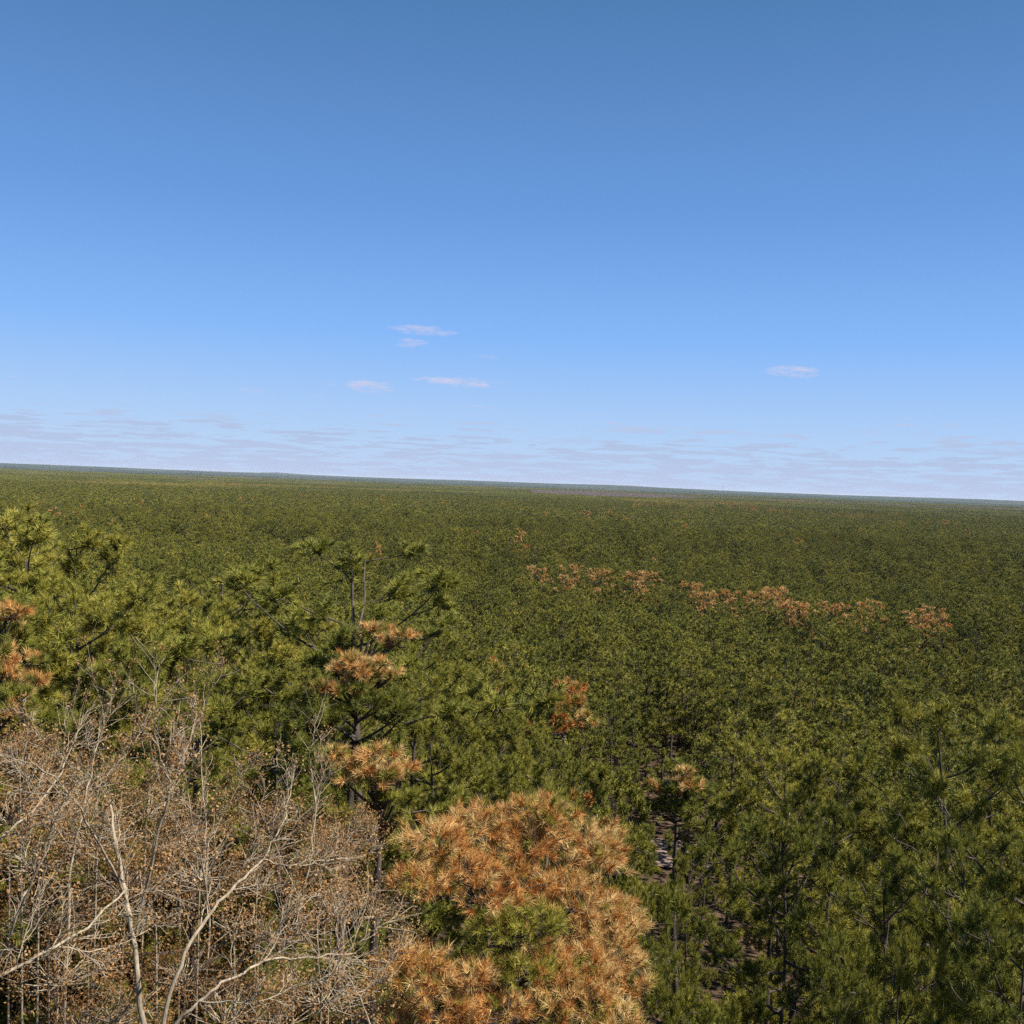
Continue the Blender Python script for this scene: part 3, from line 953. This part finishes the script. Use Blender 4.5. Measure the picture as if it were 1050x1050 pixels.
# ------------------------------------------------------------------ the remaining individual pines: jittered planting on the slope
rg = np.random.default_rng(21)
SP = 3.55
cand = []
for ix in range(-60, 61):
    for iy in range(-12, 60):
        x = (ix + rg.uniform(-.42, .42) + (iy % 2) * .5) * SP
        y = (iy + rg.uniform(-.42, .42)) * SP
        r = math.hypot(x, y)
        if r < 14.5 or r > 200:
            continue
        cand.append((r, x, y))
cand.sort()
PL = np.array(PLACED)


def free(x, y, r):
    return bool((np.hypot(PL[:, 0] - x, PL[:, 1] - y) > PL[:, 2] * (0.9 if r < 60 else 0.8)).all())


g0 = canopy_hit(693, 872, 0.3)     # sandy gap
g0r, g0a = math.hypot(g0.x, g0.y), math.atan2(g0.x, g0.y)
sv, sq = [], []
for i_ in range(15):
    for j_ in range(5):
        rr__ = g0r - 3.2 + 6 * i_ / 14
        lat = (j_ - 2) * .95 * (1 + .35 * math.sin(i_ * 1.3 + j_)) + 0.5 * math.sin(i_ * .8)
        x_ = rr__ * math.sin(g0a) + lat * math.cos(g0a)
        y_ = rr__ * math.cos(g0a) - lat * math.sin(g0a)
        sv.append((x_, y_, float(ground_z(x_, y_)) + 0.12))
        if i_ < 14 and j_ < 4:
            b_ = i_ * 5 + j_
            sq.append((b_, b_ + 5, b_ + 6, b_ + 1))
path = bpy.data.objects.new('sandy_path', mesh_np('sandy_path', sv, sq, None, bark_mat('sand', (0.12, 0.085, 0.062), (0.30, 0.21, 0.165), 0.9)))
COL.objects.link(path)
path['kind'] = 'structure'


def in_gap(x, y):
    """the open strip that lets the sandy ground show, and two hollows on the near slope"""
    r = math.hypot(x, y)
    lat = abs(math.atan2(x, y) - g0a) * r
    if g0r - 16 < r < g0r + 3 and lat < 2.8:
        return True
    q = project((x, y, float(ground_z(x, y)) + 8.5))
    if q is None or r > 42:
        return False
    return ((q[0] - 765) / 50) ** 2 + ((q[1] - 1000) / 75) ** 2 < 1 or ((q[0] - 785) / 34) ** 2 + ((q[1] - 870) / 45) ** 2 < 1
n_hand = len([o for o in COL.objects if o.get('category') == 'pine'])
singles, rest = [], []
for r, x, y in cand:
    if not free(x, y, r):
        continue
    if in_gap(x, y):
        continue
    h = 12.0 * rg.uniform(.82, 1.12)
    a = math.atan2(x, y)
    # the scrub oaks keep the pines off the near left side
    if r < 19 and -0.62 < a < -0.02:
        continue
    if a > -0.15:
        h *= 0.74 + 0.26 * float(smooth(18, 48, r))
    q = project((x, y, float(ground_z(x, y)) + h * 0.9))
    if q is not None and r < g0r:
        qb = project((x, y, float(ground_z(x, y)) + h * .33))
        if qb is not None and abs(q[0] - 695) < 12 + 1.9 * FPX / r * .42 and q[1] < 876 and qb[1] > 866:
            continue
    inview = q is not None and -15 < q[0] < 1065 and 440 < q[1] < 1110
    if inview and len(singles) < 300 - n_hand:
        singles.append((r, x, y, h, q))
    else:
        rest.append((x, y, h))
MARKS = [(530, 920, 'orange dying pine'), (575, 735, 'red-brown dead pine'), (14, 560, 'tallest edge pine'), (352, 600, 'open dark pine'), (238, 600, 'level-topped pine'),
         (693, 872, 'sandy gap'), (805, 985, 'grey-trunked pine'), (975, 750, 'tall olive pine'), (140, 900, 'straight pale oak'), (700, 610, 'distant brown row'), (380, 690, 'tan dead limbs')]


def where(q):
    best = min(MARKS, key=lambda m: math.hypot(m[0] - q[0], (m[1] - q[1]) * 1.6))
    dx, dy = q[0] - best[0], q[1] - best[1]
    d = math.hypot(dx, dy)
    steps = 'just' if d < 55 else ('slightly' if d < 120 else ('well' if d < 230 else 'far'))
    v = 'left of' if dx < -abs(dy) else ('right of' if dx > abs(dy) else ('above' if dy < 0 else 'below'))
    return '%s %s the %s' % (steps, v, best[2])


used = {}
for i, (r, x, y, h, q) in enumerate(singles):
    near = r < 45
    pool = NEAR if near else MID
    vi = int(rg.integers(0, len(pool)))
    w = rg.uniform(.72, 1.0) * (.8 if r < 45 else 1)
    brown = (r > 40) and rg.random() < 0.03
    ms = MID_PART[0] if brown else pool[vi]
    look = 'narrow' if w < .76 else ('broad' if w > .92 else 'rounded')
    size = 'short' if h < 10.6 else ('tall' if h > 12.4 else 'middling')
    lab = '%s %s %s pine %s' % (size, look, 'brown-flecked' if brown else 'green', where(q))
    rank = used.get(lab, 0)
    used[lab] = rank + 1
    singles[i] = (r, x, y, h, q, ms, w, lab, rank)
for r, x, y, h, q, ms, w, lab, rank in singles:
    n = used[lab]
    if n > 1:
        seq = ['nearest', 'second nearest', 'third nearest', 'fourth nearest', 'fifth nearest', 'sixth nearest', 'seventh nearest', 'eighth nearest'] + ['%dth nearest' % k for k in range(9, 60)]
        lab = lab.replace(' pine ', ' pine, %s such crown ' % (seq[rank] if rank < n - 1 else 'farthest'), 1)
    plant(ms, x, y, height=h, width=w, label=lab, group='green pines on the slope')

# ------------------------------------------------------------------ the far wood: one mass of planted points
def simple_pine(seed, H=12.5, R=2.6, clumps=330, blades=9, blade=0.42, bw=0.10, dead=0.0):
    rng = np.random.default_rng(seed)
    # whorls of foliage plates round a leader
    P, A, TI = [], [], []
    nl = 12
    for k in range(nl):
        f = k / (nl - 1)
        z = H * (0.36 + 0.61 * f)
        L = R * math.sqrt(max(.05, 1 - ((f - .3) / .74) ** 2)) * rng.uniform(.75, 1.15) + .1
        a = k * 2.4 + rng.normal() * .3
        n = max(3, int(clumps / nl * (L / R + .3)))
        u = rng.uniform(.35, 1.05, n) * L
        sw = rng.normal(size=n) * .30
        P.append(np.stack([np.cos(a + sw) * u, np.sin(a + sw) * u, z + .22 * u + rng.normal(size=n) * .12], 1))
        A.append(np.stack([np.cos(a + sw), np.sin(a + sw), np.full(n, .9)], 1) + rng.normal(size=(n, 3)) * .35)
        TI.append(np.clip(.28 + .14 * rng.normal(size=n) + .25 * rng.normal(), 0, 1))  # low tint darkens the needles for self-shadow these simple crowns lack
    P, A, TI = np.concatenate(P), np.concatenate(A), np.concatenate(TI)
    v, t = needles(rng, P, A, blades, blade, bw, (0.2, 1.3), 0.15)
    m = len(P)
    dd = (rng.random(m) < dead).astype(float)
    col = np.stack([np.repeat(c, blades * 3) for c in (TI, dd, rng.random(m))], 1)
    return v, t, col


def mass_obj(name, v, t, col, coll, wood=None, leafmat=None):
    if wood is None:
        tb = Tubes()
        tb.add(np.array([[0, 0, 0], [0.1, 0, 6], [0, 0, 12.0]]), [.2, .14, .03], 5)
        wood = tb.arrays()
    wv, wq = wood
    V = np.concatenate([wv, v])
    c = np.concatenate([np.tile([[.5, 0, .5]], (len(wv), 1)), col])
    me = mesh_np(name, V, wq, t + len(wv), None, c, mats=[M_PBARK, leafmat or M_NEEDLE], tri_mat=1, quad_mat=0)
    o = bpy.data.objects.new(name, me)
    coll.objects.link(o)
    return o


lib = bpy.data.collections.new('forest_tree_kinds')          # not linked to the scene: only the far wood refers to it
names = []
for i in range(6):                                            # 0-5 middle trees
    wv, wq, v, t, col = pine_arrays(seed=131 + i, H=12.5, R=2.6, base=[.32, .36, .3, .4, .33, .35][i], limbs=24, blades=22, blade=.25, bw=.06, twigs=7, per=1, low_snags=1)
    col[:, 0] = np.clip(col[:, 0] - .07, 0, 1)
    mass_obj('k%02d_pine' % i, v, t, col, lib, (wv, wq))
for i in range(6):                                            # 6-11 farther trees
    mass_obj('k%02d_pine' % (6 + i), *simple_pine(300 + i), lib)
mass_obj('k12_brown_pine', *simple_pine(320, dead=.95), lib)  # 12 browned
rgp = np.random.default_rng(400)


def patch(i, dead_p, grey=False):
    V, T, C, off = [], [], [], 0
    base = [simple_pine(340 + j, clumps=46, blades=5, blade=.75, bw=.34) for j in range(4)]
    basd = [simple_pine(350 + j, clumps=40, blades=5, blade=.7, bw=.3, dead=.9) for j in range(2)]
    n = 25
    for a in range(n):
        for b in range(n):
            x, y = (a + rgp.uniform(.05, .95)) * 4 - 50, (b + rgp.uniform(.05, .95)) * 4 - 50
            v, t, c = (basd[rgp.integers(2)] if rgp.random() < dead_p else base[rgp.integers(4)])
            s = rgp.uniform(.82, 1.15)
            an = rgp.uniform(0, 6.28)
            ca, sa = math.cos(an), math.sin(an)
            w = np.stack([v[:, 0] * ca - v[:, 1] * sa, v[:, 0] * sa + v[:, 1] * ca, v[:, 2]], 1) * s
            w[:, :2] += (x, y)
            cc = c.copy()
            cc[:, 0] = np.clip(cc[:, 0] * .75 - .08 + rgp.normal() * .12, 0, 1)  # tint lowered again: missing self-shadow of the stands put into needle colour
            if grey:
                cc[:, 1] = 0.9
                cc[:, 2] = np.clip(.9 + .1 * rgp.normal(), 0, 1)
            V.append(w)
            T.append(t + off)
            C.append(cc)
            off += len(v)
    wood = (np.zeros((4, 3)) + np.array([[0, 0, 0], [.1, 0, 0], [.1, .1, 0], [0, .1, 0]]), np.array([[0, 1, 2, 3]]))
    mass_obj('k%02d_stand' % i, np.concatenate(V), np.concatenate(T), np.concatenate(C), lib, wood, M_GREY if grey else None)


patch(13, 0.01)
patch(14, 0.015)
patch(15, 0.01)
patch(16, 0.4)
patch(17, 0.0, True)

pts, idx, scl, rot = [], [], [], []
PL = np.array(PLACED)


def put(x, y, k, s, a, sw=1.0):
    pts.append((x, y, float(ground_z(x, y)) - 0.1))
    idx.append(k)
    scl.append((s * sw, s * sw, s))
    rot.append((0, 0, a))


for x, y, h in rest:
    put(x, y, int(rg.integers(0, 6)), h / 12.5, rg.uniform(0, 6.28), rg.uniform(.75, 1.0))
# jittered points from the individuals' edge (200 m) out to 1 km, in a wedge wider than the frame
LIM, NEARLIM = 1300, 200
nn = int(LIM / 3.7)
gx_, gy_ = np.meshgrid(np.arange(-nn, nn), np.arange(0, nn))
gx_ = (gx_ + rg.uniform(-.45, .45, gx_.shape)) * 3.7
gy_ = (gy_ + rg.uniform(-.45, .45, gy_.shape)) * 3.7
rr_ = np.hypot(gx_, gy_)
aa_ = np.abs(np.arctan2(gx_, gy_))
msk = (rr_ > NEARLIM) & (rr_ < LIM) & (aa_ < 0.62)
fx, fy, fr_ = gx_[msk], gy_[msk], rr_[msk]
gz_ = ground_z(fx, fy)
browned = np.sin(fx / 61.0 + 1) * np.sin(fy / 83.0 + .5)
rowp = PL[(np.hypot(PL[:, 0], PL[:, 1]) > 200)]
keep = np.ones(len(fx), bool)
for px_, py_, _r in rowp:
    dd_ = np.hypot(fx - px_, fy - py_)
    keep &= (dd_ > 3.4) & ((dd_ > 6) | (rg.random(len(fx)) < .45))
brown_spots = []
for px, py, rad_ in [(690, 515, 40), (725, 521, 40), (150, 497, 45), (310, 499, 40), (600, 528, 12), (80, 533, 8), (1000, 545, 12),
                     (940, 538, 14), (860, 530, 18), (780, 525, 25)]:
    h = canopy_hit(px, py)
    if h is not None:
        brown_spots.append((h.x, h.y, rad_))
for k in np.nonzero(keep)[0]:
    x, y, r = fx[k], fy[k], fr_[k]
    kind = int(rg.integers(0, 6)) if r < 480 else 6 + int(rg.integers(0, 6))
    pb = 0.006 + (0.03 if browned[k] > .72 else 0)
    for bx, by, brad in brown_spots:
        if abs(x - bx) < brad * 2 and abs(y - by) < brad:
            pb = .5
    if rg.random() < pb:
        kind = 12
    hv = .93 + .12 * math.sin(x / 17.0 + 2 * math.sin(y / 29.0)) + rg.uniform(-.26, .24)
    if rg.random() < .16:
        continue
    put(x, y, kind, hv, rg.uniform(0, 6.28), rg.uniform(.75, 1.05))
# stands of 100 m from 1 to 6 km
for ix in range(-50, 51):
    for iy in range(3, 78):
        x, y = ix * 100.0, iy * 100.0 + 50
        r = math.hypot(x, y)
        if r < LIM + 20 or r > 5200 or abs(math.atan2(x, y)) > 0.62:
            continue
        near_b = any(abs(x - bx) < 110 and abs(y - by) < 60 for bx, by, _b in brown_spots)
        az_ = math.atan2(x, y)
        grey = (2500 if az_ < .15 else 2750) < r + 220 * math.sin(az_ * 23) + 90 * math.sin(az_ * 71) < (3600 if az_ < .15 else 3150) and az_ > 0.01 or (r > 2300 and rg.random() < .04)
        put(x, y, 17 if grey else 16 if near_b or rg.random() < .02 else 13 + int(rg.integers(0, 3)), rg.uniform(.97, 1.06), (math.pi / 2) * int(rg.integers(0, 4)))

me = bpy.data.meshes.new('pine_forest')
me.vertices.add(len(pts))
me.vertices.foreach_set('co', np.array(pts, np.float32).ravel())
a = me.attributes.new('kind_index', 'INT', 'POINT')
a.data.foreach_set('value', np.array(idx, np.int32))
a = me.attributes.new('tree_scale', 'FLOAT_VECTOR', 'POINT')
a.data.foreach_set('vector', np.array(scl, np.float32).ravel())
a = me.attributes.new('tree_turn', 'FLOAT_VECTOR', 'POINT')
a.data.foreach_set('vector', np.array(rot, np.float32).ravel())
forest = bpy.data.objects.new('pine_forest', me)
COL.objects.link(forest)
forest['kind'] = 'stuff'
forest['label'] = 'unbroken green pine forest stretching to the horizon'
forest['category'] = 'forest'
ng = bpy.data.node_groups.new('forest_planting', 'GeometryNodeTree')
ng.interface.new_socket('Geometry', in_out='INPUT', socket_type='NodeSocketGeometry')
ng.interface.new_socket('Geometry', in_out='OUTPUT', socket_type='NodeSocketGeometry')
gi, go = ng.nodes.new('NodeGroupInput'), ng.nodes.new('NodeGroupOutput')
ci = ng.nodes.new('GeometryNodeCollectionInfo')
ci.inputs['Collection'].default_value = lib
ci.inputs['Separate Children'].default_value = True
ci.inputs['Reset Children'].default_value = True
iop = ng.nodes.new('GeometryNodeInstanceOnPoints')
iop.inputs['Pick Instance'].default_value = True
for nm, ty, sock in (('kind_index', 'INT', 'Instance Index'), ('tree_scale', 'FLOAT_VECTOR', 'Scale'), ('tree_turn', 'FLOAT_VECTOR', 'Rotation')):
    na_ = ng.nodes.new('GeometryNodeInputNamedAttribute')
    na_.data_type = ty
    na_.inputs['Name'].default_value = nm
    ng.links.new(na_.outputs['Attribute'], iop.inputs[sock])
ng.links.new(gi.outputs[0], iop.inputs['Points'])
ng.links.new(ci.outputs[0], iop.inputs['Instance'])
ng.links.new(iop.outputs[0], go.inputs[0])
md = forest.modifiers.new('planting', 'NODES')
md.node_group = ng
print('individual pines', n_hand + len(singles), 'farthest single', singles[-1][0], 'points', len(pts), 'labels dup', sum(1 for v in used.values() if v > 1))

# ------------------------------------------------------------------ air
HAZE = 2.4e-5
if HAZE > 0:
    m, nt = new_mat('haze_air')
    pv = N(nt, 'ShaderNodeVolumePrincipled')
    pv.inputs['Color'].default_value = (0.80, 0.89, 1.0, 1)
    pv.inputs['Density'].default_value = HAZE
    pv.inputs['Anisotropy'].default_value = 0.0
    o = N(nt, 'ShaderNodeOutputMaterial')
    nt.links.new(pv.outputs[0], o.inputs['Volume'])
    s, z0, z1 = 50000.0, -50.0, 40.0
    v = [(sx * s, sy * s, z) for z in (z0, z1) for sx, sy in ((-1, -1), (1, -1), (1, 1), (-1, 1))]
    q = [(0, 3, 2, 1), (4, 5, 6, 7), (0, 1, 5, 4), (1, 2, 6, 5), (2, 3, 7, 6), (3, 0, 4, 7)]
    hz_o = bpy.data.objects.new('haze', mesh_np('haze', v, q, None, m, smooth_quads=False))
    COL.objects.link(hz_o)
    hz_o['kind'] = 'stuff'
